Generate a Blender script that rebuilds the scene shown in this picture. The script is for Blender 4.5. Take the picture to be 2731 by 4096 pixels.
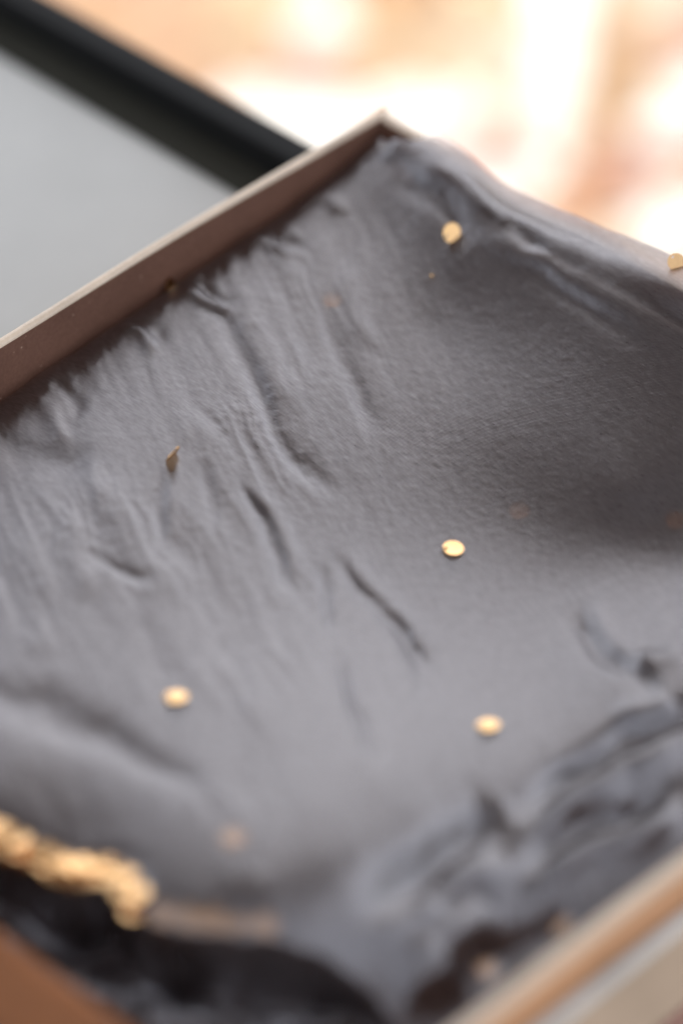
import bpy, bmesh, math, random
import numpy as np
from mathutils import Vector, Matrix, Quaternion

# ------------------------------------------------------------------ set-up
for o in list(bpy.data.objects):
    bpy.data.objects.remove(o, do_unlink=True)
scene = bpy.context.scene
COL = scene.collection
R = math.radians

TABLE_Z = 0.72                       # table top above the floor
BOX_H = 0.050                        # height of the box walls
RIM_Z = TABLE_Z + 0.002 + BOX_H      # rim plane of the box
F_PX, PITCH = 10500.0, R(44.0)       # focal length in photo pixels, camera pitch
DIST = F_PX / 14600.0                # camera to rim plane along the axis
CAM = np.array([0.0, -DIST * math.cos(PITCH), RIM_Z + DIST * math.sin(PITCH)])

cam_d = bpy.data.cameras.new('camera')
cam_d.sensor_fit = 'HORIZONTAL'
cam_d.sensor_width = 24.0
cam_d.lens = 24.0 * F_PX / 2731.0
cam_d.clip_start = 0.01
cam_d.clip_end = 200
cam_d.dof.use_dof = True
cam_d.dof.focus_distance = 0.772
cam_d.dof.aperture_fstop = 2.6
cam_o = bpy.data.objects.new('camera', cam_d)
cam_o.location = CAM
cam_o.rotation_euler = (math.pi / 2 - PITCH, 0, 0)
COL.objects.link(cam_o)
scene.camera = cam_o

SUN_EL, SUN_AZ = R(60), R(14)        # azimuth measured from +Y towards +X
world = bpy.data.worlds.new('World')
scene.world = world
world.use_nodes = True
wn, wl = world.node_tree.nodes, world.node_tree.links
sky = wn.new('ShaderNodeTexSky')
sky.sky_type = 'NISHITA'
sky.sun_disc = False
sky.sun_elevation = SUN_EL
sky.sun_rotation = SUN_AZ
sky.air_density = 1.0
sky.dust_density = 2.5
sky.ozone_density = 1.0
hs = wn.new('ShaderNodeHueSaturation')          # thin white haze over the whole sky
hs.inputs['Saturation'].default_value = 0.3
wl.new(sky.outputs[0], hs.inputs['Color'])
wl.new(hs.outputs[0], wn['Background'].inputs[0])
wn['Background'].inputs[1].default_value = 0.15

sun_d = bpy.data.lights.new('sun', 'SUN')
sun_d.energy = 3.6
sun_d.angle = R(0.5)
sun_d.color = (1.0, 0.93, 0.84)
sun_o = bpy.data.objects.new('sun', sun_d)
sd = Vector((math.sin(SUN_AZ) * math.cos(SUN_EL), math.cos(SUN_AZ) * math.cos(SUN_EL), math.sin(SUN_EL)))
sun_o.rotation_euler = sd.to_track_quat('Z', 'Y').to_euler()
sun_o.location = (1.0, 3.0, 5.0)
COL.objects.link(sun_o)

scene.render.engine = 'CYCLES'
vs = scene.view_settings
vs.view_transform = 'Standard'
vs.look = 'None'
vs.exposure = 1.2
vs.gamma = 1.0
vs.use_curve_mapping = False
scene.cycles.transparent_max_bounces = 16

# ------------------------------------------------------------------ helpers
def ray(u, v):
    a, b = (u - 1365.5) / F_PX, (2048.0 - v) / F_PX
    c, s = math.cos(PITCH), math.sin(PITCH)
    return np.array([a, c + b * s, -s + b * c])

def on_plane(u, v, z):
    """photo pixel -> point on the horizontal plane z"""
    d = ray(u, v)
    return CAM + d * ((z - CAM[2]) / d[2])

def project(x, y, z):
    c, s = math.cos(PITCH), math.sin(PITCH)
    dx, dy, dz = x - CAM[0], y - CAM[1], z - CAM[2]
    w = dy * c - dz * s
    return 1365.5 + F_PX * dx / w, 2048.0 - F_PX * (dy * s + dz * c) / w

def tag(o, label=None, cat=None, group=None, kind=None):
    for k, val in (('label', label), ('category', cat), ('group', group), ('kind', kind)):
        if val:
            o[k] = val
    return o

def empty(name, loc=(0, 0, 0)):
    o = bpy.data.objects.new(name, None)
    o.location = loc
    o.empty_display_size = 0.02
    COL.objects.link(o)
    return o

def link(name, me, parent=None, mat=None):
    """world-space mesh linked under a parent that sits anywhere"""
    if mat and not me.materials:
        me.materials.append(mat)
    o = bpy.data.objects.new(name, me)
    COL.objects.link(o)
    if parent:
        o.parent = parent
        pm = Matrix.Identity(4)
        p = parent
        while p:
            pm = p.matrix_parent_inverse @ p.matrix_basis @ pm
            p = p.parent
        o.matrix_parent_inverse = pm.inverted()
    return o

def mesh(verts, faces, smooth=False):
    me = bpy.data.meshes.new('m')
    me.from_pydata([tuple(map(float, v)) for v in verts], [], faces)
    if smooth:
        me.polygons.foreach_set('use_smooth', [True] * len(me.polygons))
    me.update()
    return me

def grid_mesh(X, Y, Z, UV=None):
    n, m = X.shape
    me = bpy.data.meshes.new('m')
    co = np.stack([X, Y, Z], -1).reshape(-1, 3).astype(np.float32)
    idx = np.arange(n * m).reshape(n, m)
    q = np.stack([idx[:-1, :-1], idx[1:, :-1], idx[1:, 1:], idx[:-1, 1:]], -1).reshape(-1, 4)
    me.vertices.add(n * m)
    me.vertices.foreach_set('co', co.ravel())
    me.loops.add(q.size)
    me.loops.foreach_set('vertex_index', q.ravel().astype(np.int32))
    me.polygons.add(len(q))
    me.polygons.foreach_set('loop_start', np.arange(0, q.size, 4, dtype=np.int32))
    me.polygons.foreach_set('use_smooth', np.ones(len(q), dtype=bool))
    if UV is not None:
        l = me.uv_layers.new(name='UVMap')
        l.data.foreach_set('uv', UV.reshape(-1, 2)[q.ravel()].astype(np.float32).ravel())
    me.update(calc_edges=True)
    me.validate()
    return me

def box_between(p, q, r, s, z0, z1, bev=0.0):
    """prism with the four plan corners p q r s (counter-clockwise)"""
    bm = bmesh.new()
    lo = [bm.verts.new((c[0], c[1], z0)) for c in (p, q, r, s)]
    hi = [bm.verts.new((c[0], c[1], z1)) for c in (p, q, r, s)]
    bm.faces.new(lo[::-1])
    bm.faces.new(hi)
    for i in range(4):
        j = (i + 1) % 4
        bm.faces.new((lo[i], lo[j], hi[j], hi[i]))
    bmesh.ops.recalc_face_normals(bm, faces=bm.faces)
    if bev:
        bmesh.ops.bevel(bm, geom=list(bm.edges), offset=bev, segments=2, affect='EDGES', profile=0.6)
    me = bpy.data.meshes.new('m')
    bm.to_mesh(me)
    bm.free()
    return me

# ------------------------------------------------------------------ materials
def new_mat(name):
    m = bpy.data.materials.new(name)
    m.use_nodes = True
    return m, m.node_tree.nodes, m.node_tree.links, m.node_tree.nodes['Principled BSDF']

def ramp(n, stops):
    r = n.new('ShaderNodeValToRGB')
    e = r.color_ramp.elements
    while len(e) < len(stops):
        e.new(0.5)
    for el, (p, c) in zip(e, stops):
        el.position = p
        el.color = (*c, 1)
    return r

def noise(n, l, scale, detail=4, rough=0.55, vec=None):
    t = n.new('ShaderNodeTexNoise')
    t.inputs['Scale'].default_value = scale
    t.inputs['Detail'].default_value = detail
    t.inputs['Roughness'].default_value = rough
    if vec is None:
        g = n.new('ShaderNodeNewGeometry')
        vec = g.outputs['Position']
    l.new(vec, t.inputs['Vector'])
    return t

def card_mat(name, dark, lite, rough=0.62, spec=0.35, speck=None):
    m, n, l, b = new_mat(name)
    t = noise(n, l, 900, 6, 0.7)
    r = ramp(n, [(0.3, dark), (0.7, lite)])
    l.new(t.outputs['Fac'], r.inputs[0])
    big = noise(n, l, 60, 3)
    rb = ramp(n, [(0.3, (0.86, 0.86, 0.86)), (0.7, (1.06, 1.06, 1.06))])
    l.new(big.outputs['Fac'], rb.inputs[0])
    mx = n.new('ShaderNodeMix'); mx.data_type = 'RGBA'; mx.blend_type = 'MULTIPLY'
    mx.inputs[0].default_value = 1
    l.new(r.outputs[0], mx.inputs[6]); l.new(rb.outputs[0], mx.inputs[7])
    out = mx.outputs[2]
    if speck:
        v = n.new('ShaderNodeTexVoronoi'); v.inputs['Scale'].default_value = 420
        g = n.new('ShaderNodeNewGeometry'); l.new(g.outputs['Position'], v.inputs['Vector'])
        rs = ramp(n, [(0.10, (1, 1, 1)), (0.16, (0, 0, 0))])
        l.new(v.outputs['Distance'], rs.inputs[0])
        th = noise(n, l, 260, 2)
        rt = ramp(n, [(0.56, (0, 0, 0)), (0.62, (1, 1, 1))])
        l.new(th.outputs['Fac'], rt.inputs[0])
        mm = n.new('ShaderNodeMath'); mm.operation = 'MULTIPLY'
        l.new(rs.outputs[0], mm.inputs[0]); l.new(rt.outputs[0], mm.inputs[1])
        m2 = n.new('ShaderNodeMix'); m2.data_type = 'RGBA'
        l.new(mm.outputs[0], m2.inputs[0]); l.new(out, m2.inputs[6])
        m2.inputs[7].default_value = (*speck, 1)
        out = m2.outputs[2]
    l.new(out, b.inputs['Base Color'])
    b.inputs['Roughness'].default_value = rough
    b.inputs['Specular IOR Level'].default_value = spec
    bp = n.new('ShaderNodeBump'); bp.inputs['Strength'].default_value = 0.25
    bp.inputs['Distance'].default_value = 0.0003
    l.new(t.outputs['Fac'], bp.inputs['Height']); l.new(bp.outputs[0], b.inputs['Normal'])
    return m

M_CARD = card_mat('kraft_card', (0.58, 0.30, 0.155), (0.68, 0.38, 0.21), 0.6, 0.35, (0.62, 0.42, 0.3))
M_RUST = card_mat('rust_card', (0.28, 0.10, 0.036), (0.36, 0.14, 0.056), 0.6, 0.3)
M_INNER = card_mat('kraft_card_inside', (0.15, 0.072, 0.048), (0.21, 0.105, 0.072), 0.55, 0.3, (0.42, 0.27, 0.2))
M_RIM = card_mat('kraft_card_cut_edge', (0.74, 0.56, 0.40), (0.86, 0.69, 0.53), 0.30, 0.75)
M_LID = card_mat('lid_card', (0.48, 0.36, 0.265), (0.56, 0.43, 0.32), 0.7, 0.3)
M_LIDRIM = card_mat('lid_paper_edge', (0.68, 0.69, 0.66), (0.76, 0.77, 0.74), 0.4, 0.5)

def plain(name, col, rough, spec=0.5, nz=None, amp=0.06, bump=0.0):
    m, n, l, b = new_mat(name)
    t = noise(n, l, nz or 40, 5)
    r = ramp(n, [(0.3, tuple(c * (1 - amp) for c in col)), (0.7, tuple(c * (1 + amp) for c in col))])
    l.new(t.outputs['Fac'], r.inputs[0])
    l.new(r.outputs[0], b.inputs['Base Color'])
    b.inputs['Roughness'].default_value = rough
    b.inputs['Specular IOR Level'].default_value = spec
    if bump:
        bp = n.new('ShaderNodeBump'); bp.inputs['Strength'].default_value = 0.4
        bp.inputs['Distance'].default_value = bump
        l.new(t.outputs['Fac'], bp.inputs['Height']); l.new(bp.outputs[0], b.inputs['Normal'])
    return m

M_TABLE = plain('grey_laminate', (0.53, 0.52, 0.485), 0.34, 0.45, 30, 0.04)
M_TEDGE = plain('table_edge', (0.30, 0.26, 0.21), 0.6)
M_BLACK = plain('black_strip', (0.012, 0.012, 0.012), 0.6, 0.12)
M_SHADOW = plain('painted_shadow', (0.042, 0.040, 0.031), 0.8, 0.1)
M_MORTAR = plain('mortar', (0.36, 0.32, 0.28), 0.9, 0.2, 25, 0.08, 0.002)
M_BOARD = plain('blocker_board', (0.08, 0.062, 0.052), 0.8, 0.1, 15, 0.1)
M_THREAD = plain('thread', (0.02, 0.02, 0.022), 0.6, 0.3)

def gold_mat(name, col, rough):
    m, n, l, b = new_mat(name)
    t = noise(n, l, 700, 3)
    r = ramp(n, [(0.35, tuple(c * 0.92 for c in col)), (0.65, col)])
    l.new(t.outputs['Fac'], r.inputs[0])
    l.new(r.outputs[0], b.inputs['Base Color'])
    b.inputs['Metallic'].default_value = 1.0
    b.inputs['Roughness'].default_value = rough
    return m
M_GOLD = gold_mat('gold_sequin', (0.93, 0.58, 0.28), 0.24)

def fabric_mat(name, cover, tint, gloss_col, gloss_w, rough):
    """woven sheer cloth: dark threads with a satin glint; the gaps between threads let light through"""
    m, n, l, b = new_mat(name)
    n.remove(b)
    out = n['Material Output']
    uv = n.new('ShaderNodeUVMap'); uv.uv_map = 'UVMap'
    mp = n.new('ShaderNodeMapping'); mp.inputs['Rotation'].default_value = (0, 0, R(28))
    l.new(uv.outputs[0], mp.inputs['Vector'])
    w1 = n.new('ShaderNodeTexWave'); w1.wave_type = 'BANDS'; w1.bands_direction = 'X'
    w1.inputs['Scale'].default_value = 560; w1.inputs['Distortion'].default_value = 0.8
    w1.inputs['Detail'].default_value = 1; w1.inputs['Detail Scale'].default_value = 0.6
    w2 = n.new('ShaderNodeTexWave'); w2.wave_type = 'BANDS'; w2.bands_direction = 'Y'
    w2.inputs['Scale'].default_value = 420; w2.inputs['Distortion'].default_value = 0.8
    w2.inputs['Detail'].default_value = 1
    for w in (w1, w2):
        l.new(mp.outputs[0], w.inputs['Vector'])
    ad = n.new('ShaderNodeMath'); ad.operation = 'MULTIPLY_ADD'
    l.new(w2.outputs['Fac'], ad.inputs[0]); ad.inputs[1].default_value = 0.45
    l.new(w1.outputs['Fac'], ad.inputs[2])
    # slubs: threads a little thicker here and there, stretched along the warp
    mp2 = n.new('ShaderNodeMapping'); mp2.inputs['Rotation'].default_value = (0, 0, R(28))
    mp2.inputs['Scale'].default_value = (1400, 260, 1)
    l.new(uv.outputs[0], mp2.inputs['Vector'])
    sl = noise(n, l, 1.0, 4, 0.65, mp2.outputs[0])
    cr = noise(n, l, 380, 5, 0.62, uv.outputs[0])
    b1 = n.new('ShaderNodeBump'); b1.inputs['Strength'].default_value = 0.4; b1.inputs['Distance'].default_value = 0.00008
    l.new(ad.outputs[0], b1.inputs['Height'])
    b2 = n.new('ShaderNodeBump'); b2.inputs['Strength'].default_value = 0.55; b2.inputs['Distance'].default_value = 0.00012
    l.new(sl.outputs['Fac'], b2.inputs['Height']); l.new(b1.outputs[0], b2.inputs['Normal'])
    b3 = n.new('ShaderNodeBump'); b3.inputs['Strength'].default_value = 0.4; b3.inputs['Distance'].default_value = 0.0002
    l.new(cr.outputs['Fac'], b3.inputs['Height']); l.new(b2.outputs[0], b3.inputs['Normal'])
    nrm = b3.outputs[0]
    df = n.new('ShaderNodeBsdfDiffuse'); df.inputs['Color'].default_value = (*tint, 1)
    tl = n.new('ShaderNodeBsdfTranslucent'); tl.inputs['Color'].default_value = (*tint, 1)
    gl = n.new('ShaderNodeBsdfAnisotropic')
    gl.inputs['Roughness'].default_value = rough
    rg = ramp(n, [(0.25, tuple(c * 0.72 for c in gloss_col)), (0.75, tuple(min(1, c * 1.18) for c in gloss_col))])
    l.new(sl.outputs['Fac'], rg.inputs[0]); l.new(rg.outputs[0], gl.inputs['Color'])
    for s in (df, gl, tl):
        l.new(nrm, s.inputs['Normal'])
    m0 = n.new('ShaderNodeMixShader'); m0.inputs[0].default_value = 0.3
    l.new(df.outputs[0], m0.inputs[1]); l.new(tl.outputs[0], m0.inputs[2])
    m1 = n.new('ShaderNodeMixShader'); m1.inputs[0].default_value = gloss_w
    l.new(m0.outputs[0], m1.inputs[1]); l.new(gl.outputs[0], m1.inputs[2])
    tr = n.new('ShaderNodeBsdfTransparent'); tr.inputs['Color'].default_value = (0.94, 0.88, 0.84, 1)
    lw = n.new('ShaderNodeLayerWeight'); lw.inputs['Blend'].default_value = 0.35
    mr = n.new('ShaderNodeMapRange')
    mr.inputs['To Min'].default_value = cover; mr.inputs['To Max'].default_value = min(1.0, cover + 0.2)
    l.new(lw.outputs['Facing'], mr.inputs['Value'])
    m2 = n.new('ShaderNodeMixShader')
    l.new(mr.outputs[0], m2.inputs[0])
    l.new(tr.outputs[0], m2.inputs[1]); l.new(m1.outputs[0], m2.inputs[2])
    l.new(m2.outputs[0], out.inputs['Surface'])
    return m

M_SHEER = fabric_mat('sheer_charcoal_organza', 0.43, (0.038, 0.027, 0.025), (0.86, 0.83, 0.88), 0.50, 0.28)
M_UNDER = fabric_mat('charcoal_organza_layers', 0.97, (0.045, 0.034, 0.032), (0.72, 0.66, 0.68), 0.17, 0.36)

# ------------------------------------------------------------------ setting: floor, paving, added sun blocker
random.seed(7)
floor = link('floor', mesh([(-7, -3.2, 0), (7, -3.2, 0), (7, 9, 0), (-7, 9, 0)], [(0, 1, 2, 3)]), None, M_MORTAR)
tag(floor, 'pale mortar bed of the terrace floor', None, None, 'structure')

STONE = {
    'peach': (0.30, 0.19, 0.12), 'apricot': (0.30, 0.185, 0.10), 'pink': (0.29, 0.16, 0.125),
    'cream': (0.36, 0.30, 0.23), 'white': (0.50, 0.49, 0.47), 'tan': (0.28, 0.18, 0.105),
    'orange': (0.28, 0.15, 0.085), 'straw': (0.33, 0.25, 0.16),
}
SM = {k: plain('stone_' + k, c, 0.85, 0.25, 35, 0.09, 0.0015) for k, c in STONE.items()}
# stones seen between the table and the top of the picture: photo pixel -> floor
seen = [
    (250, -60, 'peach'), (480, 40, 'peach'), (380, 190, 'apricot'), (640, 210, 'peach'), (760, 60, 'peach'), (950, 120, 'straw'),
    (1010, 280, 'peach'), (1250, 310, 'pink'), (800, 330, 'peach'), (1000, 430, 'white'), (1260, 480, 'white'),
    (1110, 20, 'straw'), (1300, 70, 'white'), (1500, 40, 'apricot'), (1500, 200, 'straw'), (1520, 320, 'peach'), (1640, 440, 'white'),
    (1780, 300, 'straw'), (1720, 90, 'tan'), (1850, 160, 'cream'), (1980, 60, 'straw'), (2000, 300, 'cream'), (1850, 470, 'white'),
    (2060, 470, 'cream'), (1950, 590, 'pink'), (2080, 640, 'pink'), (2090, 740, 'white'), (1900, 780, 'white'),
    (2270, 40, 'white'), (2250, 190, 'white'), (2220, 340, 'white'), (2170, 490, 'white'), (2180, 610, 'white'),
    (2440, 60, 'tan'), (2430, 200, 'tan'), (2420, 360, 'tan'), (2400, 500, 'tan'), (2350, 640, 'orange'), (2310, 760, 'orange'), (2290, 880, 'orange'),
    (2600, 60, 'cream'), (2700, 170, 'pink'), (2590, 250, 'tan'), (2540, 420, 'tan'), (2690, 420, 'white'), (2640, 540, 'white'),
    (2540, 640, 'pink'), (2680, 640, 'pink'), (2450, 760, 'pink'), (2580, 730, 'pink'), (2480, 850, 'orange'),
    (2640, 840, 'white'), (2560, 940, 'white'), (2700, 960, 'white'), (2450, 980, 'cream'), (2730, 760, 'cream'),
    (2900, 100, 'pink'), (2900, 350, 'white'), (2900, 600, 'pink'), (2900, 850, 'white'), (2900, 1080, 'peach'),
    (2760, 4080, 'pink'), (2900, 4000, 'pink'), (2600, 4250, 'pink'), (2500, 3900, 'straw'), (2900, 3750, 'straw'), (2900, 4300, 'pink'),
]
seeds = [(on_plane(u, v, 0)[0], on_plane(u, v, 0)[1], k) for u, v, k in seen]
keys = list(STONE)
for gx in np.arange(-1.3, 1.75, 0.15):
    for gy in np.arange(-0.35, 2.5, 0.15):
        x, y = gx + random.uniform(-.045, .045), gy + random.uniform(-.045, .045)
        if min((x - s[0]) ** 2 + (y - s[1]) ** 2 for s in seeds) > 0.085 ** 2:
            u, v = project(x, y, 0)
            if -900 < u < 3600 and -900 < v < 5200:
                seeds.append((x, y, random.choice(keys)))

def clip(poly, a, b, c):
    out = []
    for i in range(len(poly)):
        p, q = poly[i], poly[(i + 1) % len(poly)]
        dp, dq = a * p[0] + b * p[1] - c, a * q[0] + b * q[1] - c
        if dp <= 0:
            out.append(p)
        if dp * dq < 0:
            t = dp / (dp - dq)
            out.append((p[0] + t * (q[0] - p[0]), p[1] + t * (q[1] - p[1])))
    return out

for i, (x, y, k) in enumerate(seeds):
    poly = [(x - .16, y - .16), (x + .16, y - .16), (x + .16, y + .16), (x - .16, y + .16)]
    for j, (x2, y2, _) in enumerate(seeds):
        if i != j and abs(x2 - x) < .35 and abs(y2 - y) < .35:
            dx, dy = x2 - x, y2 - y
            L = math.hypot(dx, dy)
            poly = clip(poly, dx / L, dy / L, (dx * (x + x2) + dy * (y + y2)) / (2 * L) - 0.0022)
            if len(poly) < 3:
                break
    if len(poly) < 3:
        continue
    cx, cy = sum(p[0] for p in poly) / len(poly), sum(p[1] for p in poly) / len(poly)
    h = 0.006 + random.uniform(-.001, .0015)
    n_ = len(poly)
    vs_ = [(p[0], p[1], 0.0005) for p in poly] + [(p[0], p[1], h - .0015) for p in poly] + \
          [(cx + (p[0] - cx) * .96, cy + (p[1] - cy) * .96, h) for p in poly]
    fs = [tuple(range(2 * n_, 3 * n_))]
    for a in range(n_):
        b_ = (a + 1) % n_
        fs += [(a, b_, n_ + b_, n_ + a), (n_ + a, n_ + b_, 2 * n_ + b_, 2 * n_ + a)]
    link('paving_stone', mesh(vs_, fs), floor, SM[k])

# overhead board added out of view: blocks the sun, darkens reflections in the cloth
BLOCKER_Z, RY0, RY1, RX0, RX1 = 3.2, -0.4, 2.58, -2.8, 1.75
sun_blocker = link('sun_blocker', box_between((RX0, RY0), (RX1, RY0), (RX1, RY1), (RX0, RY1), BLOCKER_Z, BLOCKER_Z + 0.06), None, M_BOARD)
tag(sun_blocker, 'unseen plain board on posts added overhead to block sun from the table', None, None, 'structure')
for cx, cy in ((RX0 + .05, RY0 + .05), (RX1 - .05, RY0 + .05), (RX1 - .05, RY1 - .05), (RX0 + .05, RY1 - .05)):
    link('blocker_post', box_between((cx - .03, cy - .03), (cx + .03, cy - .03), (cx + .03, cy + .03), (cx - .03, cy + .03), 0.0, BLOCKER_Z + 0.001), sun_blocker, M_BOARD)

# ------------------------------------------------------------------ box frame of reference (inner rim corners)
N = on_plane(1525, 455, RIM_Z)
W = on_plane(-1730, 2435, RIM_Z)
S = on_plane(1188, 4580, RIM_Z)
Eq = on_plane(4422, 2106, RIM_Z)
def unit(v):
    return v / np.linalg.norm(v)
def inter(p, d, q, e):
    A = np.array([[d[0], -e[0]], [d[1], -e[1]]])
    t = np.linalg.solve(A, (q - p)[:2])
    return p + d * t[0]
dNW, dSE, dNE, dSW = unit(N - W), unit(Eq - S), unit(Eq - N), unit(S - W)
up = np.array([0, 0, 1.0])
def outn(d, inside):
    n_ = np.array([d[1], -d[0], 0.0])
    return n_
ctr = (N + W + S + Eq) / 4
def outward(p, d):
    n_ = np.array([d[1], -d[0], 0.0])
    return n_ if (p - ctr) @ n_ > 0 else -n_
oNW, oSE, oNE, oSW = outward(N, dNW), outward(S, dSE), outward(N, dNE), outward(W, dSW)
def off(k):
    """corners of the outline moved outwards by k"""
    n = inter(N + oNW * k, dNW, N + oNE * k, dNE)
    w = inter(W + oNW * k, dNW, W + oSW * k, dSW)
    s = inter(S + oSE * k, dSE, S + oSW * k, dSW)
    e = inter(Eq + oSE * k, dSE, Eq + oNE * k, dNE)
    return n, w, s, e

# ------------------------------------------------------------------ table
bar_a, bar_b = on_plane(0, 85, TABLE_Z), on_plane(1045, 688, TABLE_Z)
dB = unit(bar_b - bar_a)
oB = outward(bar_a, dB)
LIDK = 0.0038 + 0.0016
ln, lw_, ls, le = off(LIDK)
tE = inter(bar_a + oB * 0.0122, dB, ls - oSE * 0.012, dSE)
tN = tE - dB * 0.72
tS = tE - dSE * 0.62
tW = tS - dB * 0.72
table = empty('side_table', (float(tE[0] + tW[0]) / 2, float(tE[1] + tW[1]) / 2, 0))
tag(table, 'smooth pale grey table top with a black raised strip along one edge', 'table')
link('table_top', box_between(tS, tE, tN, tW, TABLE_Z - 0.018, TABLE_Z, 0.0015), table, M_TABLE)
b0, b1 = bar_a - dB * 0.75, tE - oB * 0.0122 + dB * 0.0
b0 = b1 - dB * 0.72
st = link('edge_strip', box_between(b0, b1, b1 + oB * 0.012, b0 + oB * 0.012, TABLE_Z - 0.0004, TABLE_Z + 0.0125, 0.0012), table, M_BLACK)
st['label'] = 'black raised strip along the table edge'
sl_ = link('shadow_strip', box_between(b0 - oB * 0.015, b1 - oB * 0.015, b1 - oB * 0.0001, b0 - oB * 0.0001, TABLE_Z - 0.0003, TABLE_Z + 0.0018, 0.0006), table, M_SHADOW)  # dark band stands in for the soft contact shadow of the black strip
sl_['label'] = 'thin dark olive band standing in for the shadow of the black strip'
tc = (tE + tW + tN + tS) / 4
for c in (tN, tE, tS, tW):
    q = tc + (c - tc) * 0.86
    a, b = dB * 0.018, dSE * 0.018
    link('leg', box_between(q - a - b, q + a - b, q + a + b, q - a + b, 0.0, TABLE_Z - 0.0178, 0.002), table, M_BLACK)

# ------------------------------------------------------------------ box and lid
def wall_mesh(poly, o, th, z0, z1, rnd):
    """card wall along a plan polyline with a soft rounded rim; returns body and rim meshes"""
    prof_rim = [(0, -rnd * 1.0)]
    for a in np.linspace(0, math.pi / 2, 5):
        prof_rim.append((rnd - rnd * math.cos(a), -rnd + rnd * math.sin(a)))
    for a in np.linspace(math.pi / 2, 0, 5):
        prof_rim.append((th - rnd + rnd * math.cos(a), -rnd + rnd * math.sin(a)))
    def sweep(prof, close):
        vs, fs = [], []
        m = len(prof)
        for p, rise in poly:
            for (k, z) in prof:
                q = p + o * k
                vs.append((q[0], q[1], (z1 + z + rise) if z > -0.5 else z0))
        for i in range(len(poly) - 1):
            for j in range(m - 1):
                fs.append((i * m + j, (i + 1) * m + j, (i + 1) * m + j + 1, i * m + j + 1))
        fs.append(tuple(range(m)))
        fs.append(tuple(range((len(poly) - 1) * m, len(poly) * m))[::-1])
        bm = bmesh.new()
        bv = [bm.verts.new(v) for v in vs]
        for f in fs:
            bm.faces.new([bv[i] for i in f])
        bmesh.ops.recalc_face_normals(bm, faces=bm.faces)
        me = bpy.data.meshes.new('m')
        bm.to_mesh(me); bm.free()
        return me
    body = [(0, -1), (0, -rnd), (th, -rnd), (th, -1)]
    return sweep(body, True), sweep(prof_rim[1:], True)

def straight(p, q, n=14, bow=0.0, wob=0.0, o=None, rise=0.0, ph=0.0):
    out = []
    for i in range(n + 1):
        t = i / n
        b = bow * math.sin(math.pi * t) + wob * math.sin(2 * math.pi * t * 1.5 + ph) * math.sin(math.pi * t)
        out.append((p + (q - p) * t + o * b, rise + 0.0006 * math.sin(5 * t + ph)))
    return out

TH = 0.0038
PU = [1400, 1600, 1671, 1758, 1854, 1932, 2010, 2150, 2237, 2324, 2411, 2498, 2629, 2731, 3000, 3600]
PV = [-0.9, -1.2, -1.4, -0.5, -1.1, -3.6, -5.8, -4.4, -3.2, -1.5, -0.8, 0.8, 2.9, 4.0, 2.5, 1.0]
def crest(u):
    return (np.interp(u - 35, PU, PV) + np.interp(u, PU, PV) * 2 + np.interp(u + 35, PU, PV)) / 4
box = empty('gift_box', (float(ctr[0]), float(ctr[1]), TABLE_Z + 0.002))
tag(box, 'open brown kraft card box holding the dark sequinned fabric', 'box')
n0, w0, s0, e0 = off(0.0)
n1, w1, s1, e1 = off(TH)
BZ = TABLE_Z + 0.002
def add_wall(thing, poly, o, th, z0, z1, rnd, mb, mr, inner=None, name='wall'):
    a, b = wall_mesh(poly, o, th, z0, z1, rnd)
    wo = link(name, a, thing, mb)
    link('rim', b, wo, mr)
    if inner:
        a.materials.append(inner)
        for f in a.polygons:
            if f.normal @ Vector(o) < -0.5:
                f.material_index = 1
    return wo
extNW = dNW * TH
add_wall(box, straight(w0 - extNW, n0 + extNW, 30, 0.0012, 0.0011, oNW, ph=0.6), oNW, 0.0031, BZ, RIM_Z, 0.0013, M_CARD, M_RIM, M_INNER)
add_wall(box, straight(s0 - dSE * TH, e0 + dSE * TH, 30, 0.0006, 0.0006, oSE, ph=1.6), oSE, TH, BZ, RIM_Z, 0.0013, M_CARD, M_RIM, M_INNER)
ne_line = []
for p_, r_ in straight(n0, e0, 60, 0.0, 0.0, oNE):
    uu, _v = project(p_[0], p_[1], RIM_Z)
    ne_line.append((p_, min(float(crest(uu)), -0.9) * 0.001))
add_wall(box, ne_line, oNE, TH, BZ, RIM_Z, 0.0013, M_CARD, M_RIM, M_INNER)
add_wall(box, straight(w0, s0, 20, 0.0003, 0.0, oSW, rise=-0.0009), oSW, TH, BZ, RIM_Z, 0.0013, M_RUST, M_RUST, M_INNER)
link('bottom', box_between(*[c for c in (w0, s0, e0, n0)], BZ, BZ + 0.002), box, M_CARD)

lid = empty('card_tray', (float(ctr[0]), float(ctr[1]), TABLE_Z))
tag(lid, 'open-ended card tray with pale grey rim under the kraft box', 'tray')
LZ = TABLE_Z + 0.0360
K0 = LIDK - 0.0003
m0, x0, y0, z0_ = off(K0)
LT = 0.0038
add_wall(lid, straight(x0 - dNW * LT, m0 + dNW * LT, 4, 0, 0, oNW), oNW, LT, TABLE_Z, LZ, 0.001, M_LID, M_LIDRIM)
add_wall(lid, straight(y0 - dSE * LT, z0_ + dSE * LT, 4, 0, 0, oSE), oSE, LT, TABLE_Z, LZ, 0.001, M_LID, M_LIDRIM)
link('bottom', box_between(x0, y0, z0_, m0, TABLE_Z, TABLE_Z + 0.002), lid, M_LID)

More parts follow.
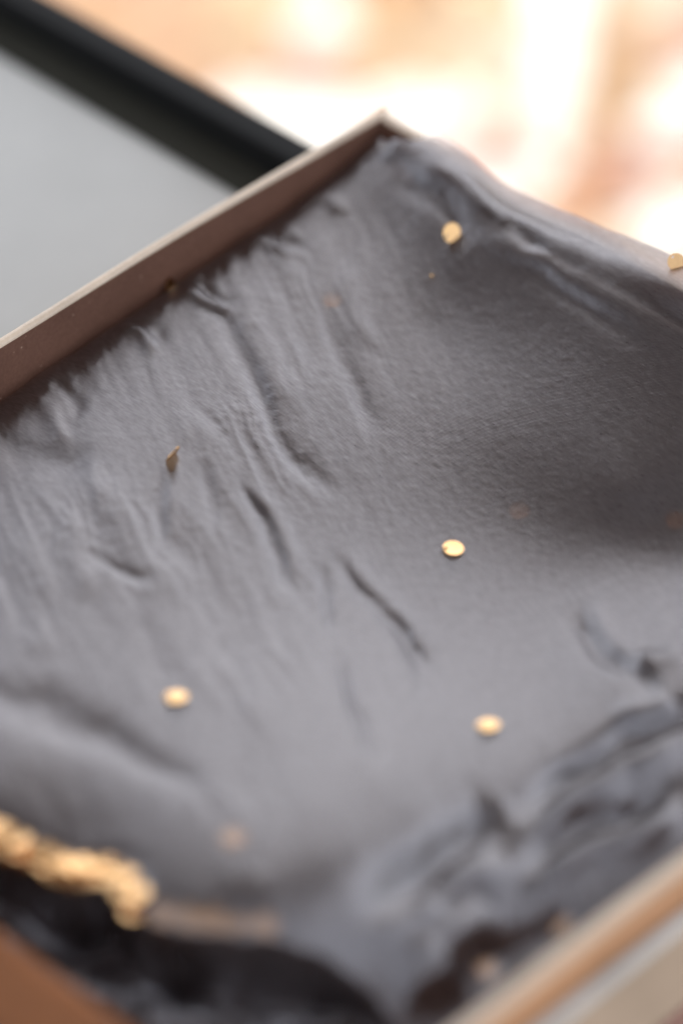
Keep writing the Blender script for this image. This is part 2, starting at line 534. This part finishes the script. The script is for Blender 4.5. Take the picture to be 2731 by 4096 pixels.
# ------------------------------------------------------------------ the fabric
rng = np.random.default_rng(11)
def vnoise(x, y, seed):
    """smooth value noise"""
    xi, yi = np.floor(x).astype(np.int64), np.floor(y).astype(np.int64)
    xf, yf = x - xi, y - yi
    def h(a, b):
        k = (a * 374761393 + b * 668265263 + seed * 974634211) & 0xFFFFFFFF
        k = ((k ^ (k >> 13)) * 1274126177) & 0xFFFFFFFF
        return ((k ^ (k >> 16)) & 0xFFFF) / 32767.5 - 1.0
    u, v = xf * xf * xf * (xf * (xf * 6 - 15) + 10), yf * yf * yf * (yf * (yf * 6 - 15) + 10)
    a = h(xi, yi) * (1 - u) + h(xi + 1, yi) * u
    b = h(xi, yi + 1) * (1 - u) + h(xi + 1, yi + 1) * u
    return a * (1 - v) + b * v
def fbm(x, y, seed, octv=4, gain=0.5):
    s, a = 0, 1.0
    for i in range(octv):
        s = s + a * vnoise(x * 2 ** i + 17.3 * i, y * 2 ** i - 9.1 * i, seed + i)
        a *= gain
    return s
def smooth(a, b, x):
    t = np.clip((x - a) / (b - a), 0, 1)
    return t * t * (3 - 2 * t)
def seg_dist(U, V, pts):
    """distance to a polyline, side (+ left of travel) and arc position 0..1"""
    pts = np.array(pts, float)
    L = np.r_[0, np.cumsum(np.hypot(*np.diff(pts, axis=0).T))]
    best = np.full(U.shape, 1e9); side = np.zeros(U.shape); pos = np.zeros(U.shape)
    for i in range(len(pts) - 1):
        p, d = pts[i], pts[i + 1] - pts[i]
        l = np.hypot(*d)
        t = np.clip(((U - p[0]) * d[0] + (V - p[1]) * d[1]) / l ** 2, 0, 1)
        dx, dy = U - p[0] - t * d[0], V - p[1] - t * d[1]
        D = np.hypot(dx, dy)
        k = D < best
        best = np.where(k, D, best)
        side = np.where(k, np.sign(d[0] * dy - d[1] * dx), side)
        pos = np.where(k, (L[i] + t * l) / L[-1], pos)
    return best, side, pos
def spline(pts, n=8):
    P = np.array(pts, float)
    Q = np.vstack([2 * P[0] - P[1], P, 2 * P[-1] - P[-2]])
    out = []
    for i in range(1, len(Q) - 2):
        for t in np.linspace(0, 1, n, endpoint=False):
            a, b, c, d = Q[i - 1], Q[i], Q[i + 1], Q[i + 2]
            out.append(0.5 * (2 * b + (c - a) * t + (2 * a - 5 * b + 4 * c - d) * t * t + (3 * b - a - 3 * c + d) * t ** 3))
    out.append(P[-1])
    return np.array(out)

# broad shape: photo position -> height in mm against the rim
ctl = [
    (-1500, 2450, -24), (-800, 2150, -20), (0, 1700, -15.5), (400, 1440, -14), (800, 1110, -12.5), (1150, 860, -11), (1400, 700, -8), (1560, 570, -3.5),
    (1720, 600, 1), (2000, 790, 1.5), (2300, 980, 1.5), (2731, 1220, 2), (3300, 1560, 0.5), (4100, 2000, 0),
    (300, 2000, -12.5), (700, 1560, -13.5), (1000, 1250, -13), (1300, 1000, -12), (1480, 900, -11),
    (1780, 920, -6.5), (1750, 1300, -15.5), (1450, 1500, -17), (1100, 1700, -15.5), (700, 2100, -13.5), (200, 2500, -10.5),
    (2200, 1300, -9), (2700, 1550, -7.5), (2000, 1700, -18.5), (2500, 1950, -18), (1800, 2150, -25), (2250, 2350, -26.5), (2731, 2300, -24),
    (1350, 2300, -20.5), (900, 2600, -12.5), (400, 2900, -7.5), (0, 3050, -6), (700, 3250, -4.5), (1100, 3100, -6.5), (1300, 2800, -12.5),
    (1700, 2600, -21.5), (2100, 2750, -22), (2500, 2650, -20), (2900, 2550, -17), (1600, 3050, -11), (1300, 3400, -4.5), (1000, 3600, -3.5),
    (2000, 3100, -16), (2400, 3000, -19), (2731, 2900, -18), (2731, 3250, -21), (2300, 3500, -22), (1900, 3800, -25), (1600, 4100, -27),
    (1550, 3500, -9), (300, 3350, -8), (-400, 3000, -9), (3500, 2500, -14), (4000, 2250, -14), (3300, 2950, -22),
    (1300, 4400, -30),
]
C = np.array(ctl, float)
A = C[:, :2] / 1000.0
def tps(r):
    return np.where(r > 1e-9, r * r * np.log(np.maximum(r, 1e-9)), 0)
Kmat = tps(np.hypot(A[:, None, 0] - A[None, :, 0], A[:, None, 1] - A[None, :, 1])) + np.eye(len(A)) * 0.02
Pm = np.c_[np.ones(len(A)), A]
sol = np.linalg.solve(np.block([[Kmat, Pm], [Pm.T, np.zeros((3, 3))]]), np.r_[C[:, 2], 0, 0, 0])
def broad(U, V):
    u, v = U / 1000.0, V / 1000.0
    out = sol[len(A)] + sol[len(A) + 1] * u + sol[len(A) + 2] * v
    for i in range(len(A)):
        out = out + sol[i] * tps(np.hypot(u - A[i, 0], v - A[i, 1]))
    return out

# (points in photo pixels, height mm, half width px, sharpness on one side)
creases = [
    ([(780, 1130), (900, 1300), (1000, 1480), (1090, 1680), (1200, 1850), (1370, 2030)], -1.3, 42),
    ([(860, 1100), (1010, 1290), (1110, 1500), (1220, 1700)], 0.8, 46),
    ([(930, 1900), (1040, 2080), (1120, 2230), (1160, 2330), (1170, 2450)], -1.7, 26),
    ([(980, 1880), (1100, 2080), (1180, 2250), (1215, 2400)], 1.0, 34),
    ([(1280, 2190), (1420, 2330), (1560, 2470), (1680, 2620), (1760, 2790)], -1.4, 34),
    ([(1330, 2180), (1490, 2330), (1640, 2480), (1760, 2660)], 0.9, 40),
    ([(1270, 2230), (1310, 2420), (1330, 2560)], -0.9, 22),
    ([(2290, 2400), (2370, 2540), (2480, 2660), (2640, 2780)], -2.2, 40),
    ([(2360, 2380), (2450, 2530), (2560, 2640), (2720, 2740)], 1.2, 46),
    ([(1370, 2600), (1400, 2780), (1460, 2930), (1560, 3060)], -0.9, 28),
    ([(640, 1830), (640, 2010), (655, 2230)], -0.8, 24), ([(690, 1840), (690, 2010), (700, 2200)], 0.5, 28),
    ([(790, 1830), (830, 1980), (880, 2150)], -0.8, 24),
    ([(-300, 2740), (0, 2800), (260, 2880), (520, 2990), (720, 3130), (850, 3300)], -2.4, 75),
    ([(-100, 1750), (100, 1800), (260, 1830), (420, 1800)], -1.6, 60),
    ([(350, 2160), (470, 2260), (640, 2320)], -0.7, 28),
    ([(450, 1310), (560, 1330), (620, 1450)], 1.0, 30), ([(480, 1270), (560, 1290), (660, 1400)], -0.8, 26),
    ([(700, 1180), (820, 1190), (920, 1270)], 1.1, 30), ([(720, 1140), (850, 1150), (960, 1240)], -0.9, 24),
    ([(950, 960), (1080, 950), (1190, 1050)], 1.0, 30), ([(960, 920), (1110, 910), (1230, 1010)], -0.9, 24),
    ([(1180, 800), (1290, 790), (1380, 860)], 0.8, 28),
    ([(180, 1480), (280, 1560), (330, 1680)], -0.8, 34), ([(100, 1560), (200, 1650), (240, 1780)], 0.7, 34),
    ([(1290, 1130), (1340, 1350), (1420, 1560), (1560, 1760)], -0.9, 46),
    ([(1380, 1020), (1430, 1220), (1500, 1420)], 0.7, 46),
    ([(1560, 700), (1700, 760), (1830, 850), (1920, 990)], -1.4, 46),
    ([(1650, 640), (1800, 710), (1930, 790), (2010, 880)], 1.3, 44),
    ([(1850, 900), (2050, 1010), (2260, 1110), (2480, 1250), (2731, 1400)], 0.9, 56),
    ([(1950, 1000), (2150, 1100), (2400, 1260), (2650, 1440)], -0.6, 46),
    ([(2050, 860), (2120, 940), (2150, 1040)], -0.9, 40),
    ([(330, 1700), (360, 1900), (420, 2080)], 0.5, 40), ([(200, 2000), (300, 2200), (380, 2430)], 0.6, 40),
    ([(560, 2450), (640, 2620), (700, 2760)], -0.5, 44), ([(900, 2500), (980, 2680), (1040, 2850)], -0.5, 44),
    # folds along the near long wall
    ([(2900, 2720), (2700, 2870), (2450, 3020), (2200, 3170), (2050, 3320)], -4.6, 66),
    ([(2900, 2830), (2700, 2980), (2450, 3120), (2250, 3240), (2080, 3400)], 3.6, 74),
    ([(2750, 3170), (2560, 3240), (2350, 3310), (2180, 3390), (2050, 3500)], -4.2, 54),
    ([(2800, 3230), (2600, 3310), (2400, 3390), (2200, 3490), (2080, 3620)], 3.8, 74),
    ([(2010, 3160), (1900, 3330), (1760, 3440), (1600, 3540), (1400, 3640)], -5.0, 95),
    ([(2060, 3300), (1950, 3450), (1800, 3580), (1600, 3690), (1400, 3780)], 3.0, 90),
    ([(2000, 3640), (1850, 3760), (1700, 3830), (1500, 3890)], 3.6, 90),
    ([(2350, 3620), (2200, 3700), (2050, 3780), (1900, 3900)], -3.4, 70),
    ([(1830, 3880), (1700, 3960), (1560, 4000)], 4.0, 80),
    ([(1740, 3700), (1850, 3600), (1980, 3560)], -2.5, 60),
    ([(2731, 2620), (2600, 2650), (2480, 2720)], 1.6, 40),
    ([(2700, 2760), (2600, 2830), (2420, 2920)], 1.8, 50),
]
# the edge where the upper layers are folded under, with the sequin trim along it
trim = spline([(-1200, 2780), (-500, 3090), (0, 3375), (150, 3440), (290, 3510), (470, 3515), (550, 3640), (720, 3715), (950, 3745), (1110, 3760), (1300, 3830), (1500, 3990), (1700, 4300)])

def cloth_height(U, V, dnw, fine=True, under=False):
    """height in mm against the rim"""
    h = broad(U, V)
    # rounded edge along the far long wall
    e = np.clip(dnw, 0, 14)
    h = h - 5.5 * (1 - np.sqrt(np.clip(1 - ((14 - e) / 14) ** 2, 0, 1)))
    wobx, woby = U + 26 * fbm(U / 230, V / 230, 5, 2), V + 26 * fbm(U / 230, V / 230, 25, 2)
    wob2x, wob2y = wobx + 5 * fbm(U / 80, V / 80, 105, 2), woby + 5 * fbm(U / 80, V / 80, 125, 2)
    if True:
        for pts, amp, wd in creases:
            P = spline(pts, 5)
            D, sd_, t = seg_dist(wob2x, wob2y, P)
            prof = np.exp(-(D / wd) ** 2)
            h = h + (amp if abs(amp) > 2.3 else amp * 0.95) * prof * smooth(0, 0.3, t) * smooth(1, 0.7, t) * (0.85 + 0.4 * vnoise(U / 260, V / 260, 3))
    # folded edge towards the near short wall
    D, sd_, t = seg_dist(U + 12 * fbm(U / 90, V / 90, 61, 2), V + 12 * fbm(U / 90, V / 90, 71, 2), trim)
    s = D * sd_                                    # positive on the camera side
    h = h - (2.6 * smooth(900, 500, U) + 0.5) * np.where(s < 0, np.exp(-(s / 75) ** 2), 1.0)
    h_low = -33 + 5 * fbm(U / 300, V / 220, 41, 3) + 10 * np.exp(-(((U - 1330) / 170) ** 2 + ((V - 4020) / 110) ** 2)) \
        + 6 * np.exp(-(((U - 700) / 300) ** 2 + ((V - 3950) / 90) ** 2))
    k = smooth(-5, 45, s)
    h = h * (1 - k) + np.minimum(h, h_low) * k
    if fine:
        # crinkles: elongated across the cloth, stronger beside the far wall
        ax, ay = 0.46 * wobx + 0.89 * woby, -0.89 * wobx + 0.46 * woby     # ax runs steeply down-right
        z1 = fbm(ax / 620, ay / 170, 7, 2)
        z2 = fbm(ax / 300, ay / 48, 19, 3, 0.5)
        z4 = 1 - np.abs(fbm(ax / 430 + 3, ay / 75, 29, 2))
        z3 = fbm(U / 34, V / 26, 33, 3, 0.6)
        leftish = 0.3 + 0.7 * smooth(2000, 1200, U + 0.25 * (V - 1500))
        nearnw = np.exp(-(dnw / 45.0) ** 2)
        right = smooth(1700, 2300, U) * smooth(2500, 1900, V)
        patch = smooth(-0.25, 0.5, fbm(U / 520, V / 420, 91, 2))
        a = leftish * (1 - 0.85 * right) * (0.35 + 0.65 * patch)
        h = h + a * (0.62 * z1 + 0.13 * z2 + 0.38 * z4 * patch) + 0.07 * nearnw * z2 + (0.3 + 0.7 * a) * 0.06 * z3
        # gathers running in from the far wall
        q = fbm(U / 130 + V / 320, V / 420 - U / 420, 51, 3)
        h = h + 0.30 * np.exp(-(dnw / 34.0) ** 2) * q
    return h

NS, NT = 640, 560
S_MAX = 1.07
def sheet(ns, nt, smax, fine, under, drop, tin=0.0):
    t = np.linspace(0.005, 0.995, nt)[None, :] * np.ones((ns, 1))
    lim = 0.985 + (smax - 0.985) * smooth(13 / 270, 30 / 270, t)      # stays inside the box next to the far corner
    s = 0.006 + np.linspace(0, 1, ns)[:, None] * (lim - 0.006)
    # s: near short wall -> far short wall, t: far long wall -> near long wall
    def bil(k):
        return (W[k] * (1 - s) + N[k] * s) * (1 - t) + (S[k] * (1 - s) + Eq[k] * s) * t
    X, Y = bil(0), bil(1)
    dnw = ((N[0] - X) * oNW[0] + (N[1] - Y) * oNW[1]) * 1000
    dne = ((N[0] - X) * oNE[0] + (N[1] - Y) * oNE[1]) * 1000       # positive inside
    dse = ((S[0] - X) * oSE[0] + (S[1] - Y) * oSE[1]) * 1000
    U, V = project(X, Y, RIM_Z - 0.010)
    for _ in range(4):                       # photo position of the cloth at its own height
        U, V = project(X, Y, RIM_Z + np.clip(broad(U, V), -30, 3) / 1000)
    h = cloth_height(U, V, dnw, fine, under)
    if not under:
        # drape over the far short wall
        over = crest(project(X, Y, RIM_Z)[0]) + 0.9 + 0.25 * fbm(U / 120, V / 120, 81, 2)
        kk = smooth(14, 0, dne) * smooth(7, 14, dnw)
        h = h * (1 - kk) + over * kk
        out = np.maximum(-dne - 3.6, 0)
        h = h - 0.25 * np.minimum(out, 12) ** 1.8 - 1.6 * np.maximum(out - 12, 0)
        h = np.where(dnw < 9, np.minimum(h, -5 + 0 * h), h) * smooth(12, 8, dnw) + h * (1 - smooth(12, 8, dnw))
    else:
        h = h - 4.5 * smooth(16, 3, dne)
    h = np.maximum(h, -46) - drop
    return X, Y, RIM_Z + h / 1000, np.stack([s * 0.33, t * 0.29], -1)

shawl = empty('sequinned_shawl', (float(ctr[0]), float(ctr[1]), BZ + 0.002))
tag(shawl, 'dark charcoal sheer fabric with scattered gold sequins folded into the box', 'fabric')
X, Y, Z, UVa = sheet(NS, NT, S_MAX, True, False, 0.0)
top = link('top_layer', grid_mesh(X, Y, Z, UVa), shawl, M_SHEER)
top['label'] = 'sheer crinkled upper layer of charcoal fabric'
X2, Y2, Z2, UVb = sheet(420, 360, 0.956, False, True, 2.0)
und = link('under_layer', grid_mesh(X2, Y2, Z2, UVb), shawl, M_UNDER)
und['label'] = 'denser folded layers of charcoal fabric underneath'

# ------------------------------------------------------------------ sequins
def surf_hit(u, v):
    """first point where the sight line through a photo pixel meets the upper layer"""
    d = ray(u, v)
    best = None
    for hh in np.arange(0.008, -0.042, -0.0004):
        t = (RIM_Z + hh - CAM[2]) / d[2]
        p = CAM + d * t
        i = (X - p[0]) ** 2 + (Y - p[1]) ** 2
        k = np.unravel_index(np.argmin(i), i.shape)
        if Z[k] >= p[2]:
            best = (p, k)
            break
    if best is None:
        best = (p, k)
    p, k = best
    a, b = min(max(k[0], 3), X.shape[0] - 4), min(max(k[1], 3), X.shape[1] - 4)
    g = lambda i, j: np.array([X[i, j], Y[i, j], Z[i, j]])
    nn = np.cross(g(a + 3, b) - g(a - 3, b), g(a, b + 3) - g(a, b - 3))
    nn = unit(nn)
    if nn[2] < 0:
        nn = -nn
    return np.array([p[0], p[1], Z[k]]), nn

def sequin_mesh(r=0.003, th=0.00022, hole=0.00042, seg=26):
    """thin cupped disc with a small stitch hole near its edge"""
    bm = bmesh.new()
    hx = -r * 0.66
    outer, inner = [], []
    for i in range(seg):
        a = 2 * math.pi * i / seg
        outer.append((r * math.cos(a), r * math.sin(a)))
        inner.append((hx + hole * math.cos(a), hole * math.sin(a)))
    mid = [((o[0] * .55 + i_[0] * .45), (o[1] * .55 + i_[1] * .45)) for o, i_ in zip(outer, inner)]
    def zz(p):
        return 0.00004 * (p[0] ** 2 + p[1] ** 2) / r ** 2
    rings = []
    for dz in (th, 0):
        for ring in (inner, mid, outer):
            rings.append([bm.verts.new((p[0], p[1], zz(p) + dz)) for p in ring])
    def band(a, b):
        for i in range(seg):
            j = (i + 1) % seg
            bm.faces.new((a[i], a[j], b[j], b[i]))
    band(rings[0], rings[1]); band(rings[1], rings[2]); band(rings[2], rings[5])
    band(rings[5], rings[4]); band(rings[4], rings[3]); band(rings[3], rings[0])
    bmesh.ops.recalc_face_normals(bm, faces=bm.faces)
    me = bpy.data.meshes.new('sequin')
    bm.to_mesh(me); bm.free()
    me.materials.append(M_GOLD)
    return me
def stitch_mesh(r=0.003):
    """short thread from the hole over the rim"""
    pts = [(-r * 0.60, 0, 0.00012), (-r * 0.68, 0, 0.00055), (-r * 0.86, 0, 0.0007), (-r * 1.04, 0, 0.0005), (-r * 1.16, 0, -0.0003)]
    vs, fs, m, rad = [], [], 6, 0.00016
    for p in pts:
        for k in range(m):
            a = 2 * math.pi * k / m
            vs.append((p[0] + 0.3 * rad * math.sin(a), rad * math.cos(a), p[2] + rad * math.sin(a)))
    for i in range(len(pts) - 1):
        for k in range(m):
            j = (k + 1) % m
            fs.append((i * m + k, i * m + j, (i + 1) * m + j, (i + 1) * m + k))
    fs += [tuple(range(m))[::-1], tuple(range((len(pts) - 1) * m, len(pts) * m))]
    me = mesh(vs, fs, True)
    me.materials.append(M_THREAD)
    return me
SEQ, STI = sequin_mesh(), stitch_mesh()
pinv = shawl.matrix_basis.inverted()
def add_sequin(pos, nrm, spin, scale=1.0, stitch=True, lift=0.0002, label=None, name='sequin'):
    o = bpy.data.objects.new(name, SEQ)
    COL.objects.link(o)
    q = Vector(nrm).normalized().to_track_quat('Z', 'Y') @ Quaternion((0, 0, 1), spin)
    p = Vector(pos) + Vector(nrm).normalized() * lift
    o.parent = shawl
    o.matrix_parent_inverse = pinv
    o.matrix_basis = Matrix.LocRotScale(p, q, Vector((scale,) * 3))
    if label:
        o['label'] = label
    if stitch:
        t = bpy.data.objects.new('stitch', STI)
        COL.objects.link(t)
        t.parent = o
    return o

view = unit(-ray(1365, 2048))
# photo pixel, tilt added to the cloth normal, turn of the stitch hole, lift
p, n_ = surf_hit(1783, 926)
to_sky = np.array([math.cos(R(12)) * math.sin(R(125)), math.cos(R(12)) * math.cos(R(125)), math.sin(R(12))])
add_sequin(p, unit(unit(CAM - p) + to_sky), R(15), 1.04, True, 0.0036)
p, n_ = surf_hit(1812, 2197); add_sequin(p, unit(n_ + np.array([0.0, 0.06, 0])), R(260), 1.0, True, 0.0003)
p, n_ = surf_hit(668, 1842)
ev = unit(np.array([0.67, 0.74 * math.sin(PITCH), 0.74 * math.cos(PITCH)])); vv = unit(CAM - p)
ev = unit(ev - vv * (ev @ vv))
add_sequin(p + ev * 0.0023 + vv * 0.0005, unit(np.cross(ev, vv) + 0.16 * vv), R(100), 1.0, False, 0.0)
p, n_ = surf_hit(705, 2797); add_sequin(p, unit(n_ + np.array([0, 0.16, 0])), R(190), 1.0, True, 0.0003)
p, n_ = surf_hit(1952, 2909); add_sequin(p, unit(n_ + np.array([-0.16, 0.14, 0])), R(200), 1.0, True, 0.0004)
p, n_ = surf_hit(2705, 1085); add_sequin(p + np.array([0, 0.003, 0.0012]), unit(np.array([0.1, -0.7, 0.6])), R(-60), 0.9, False, 0.0)
p, n_ = surf_hit(690, 1140); add_sequin(p + np.array([-0.001, 0.001, -0.0012]), unit(np.array([0.75, -0.3, 0.2])), R(0), 0.9, False, 0.0)
# sequins on the layer below, seen through the sheer cloth
for (u, v) in ((1327, 1192), (2075, 2035), (2700, 2075), (930, 3340), (2240, 3700), (1960, 3870)):
    p, n_ = surf_hit(u, v)
    add_sequin(p - n_ * 0.0015, n_, R(u % 360), 1.0, False, 0.0, 'gold sequin under the sheer layer')
# small bead
bm = bmesh.new(); bmesh.ops.create_uvsphere(bm, u_segments=10, v_segments=6, radius=0.0006)
me = bpy.data.meshes.new('bead'); bm.to_mesh(me); bm.free(); me.materials.append(M_GOLD)
p, n_ = surf_hit(1726, 1107)
bo = link('bead', me, shawl); bo.matrix_basis = Matrix.Translation(Vector(p + n_ * 0.0003))

# sequin trim along the folded edge
tp = np.array([q for q in trim])
acc = np.r_[0, np.cumsum(np.hypot(*np.diff(tp, axis=0).T))]
def along(d):
    return np.array([np.interp(d, acc, tp[:, 0]), np.interp(d, acc, tp[:, 1])])
d0 = acc[np.argmin(np.abs(tp[:, 0] + 250))]
d1 = acc[np.argmin(np.hypot(tp[:, 0] - 550, tp[:, 1] - 3640))]
k = 0
for d in np.arange(d0, d1 + 1, 46):
    for row in (-1, 1):
        c = along(d + (23 if row > 0 else 0))
        jit = np.array([random.uniform(-8, 8), random.uniform(-8, 8)])
        u, v = c + jit + np.array([12, -26]) * (-row)
        p, n_ = surf_hit(u, v)
        n2 = unit(np.array([random.uniform(-.25, .25), 0.05 + random.uniform(-.25, .2), 1.0]))
        add_sequin(p, n2, random.uniform(0, 6.28), 1.0, False, 0.0008 + 0.0004 * (k % 4))
        k += 1

# the trim goes on under the sheer layer
for d in np.arange(d1 + 110, d1 + 620, 105):
    u, v = along(d) + np.array([0, -46 + random.uniform(-12, 12)])
    p, n_ = surf_hit(u, v)
    add_sequin(p - n_ * 0.0018, unit(n_ + np.array([random.uniform(-.1, .1), -0.35, 0])), random.uniform(0, 6.28), 1.0, False, 0.0, 'gold sequin under the sheer layer')
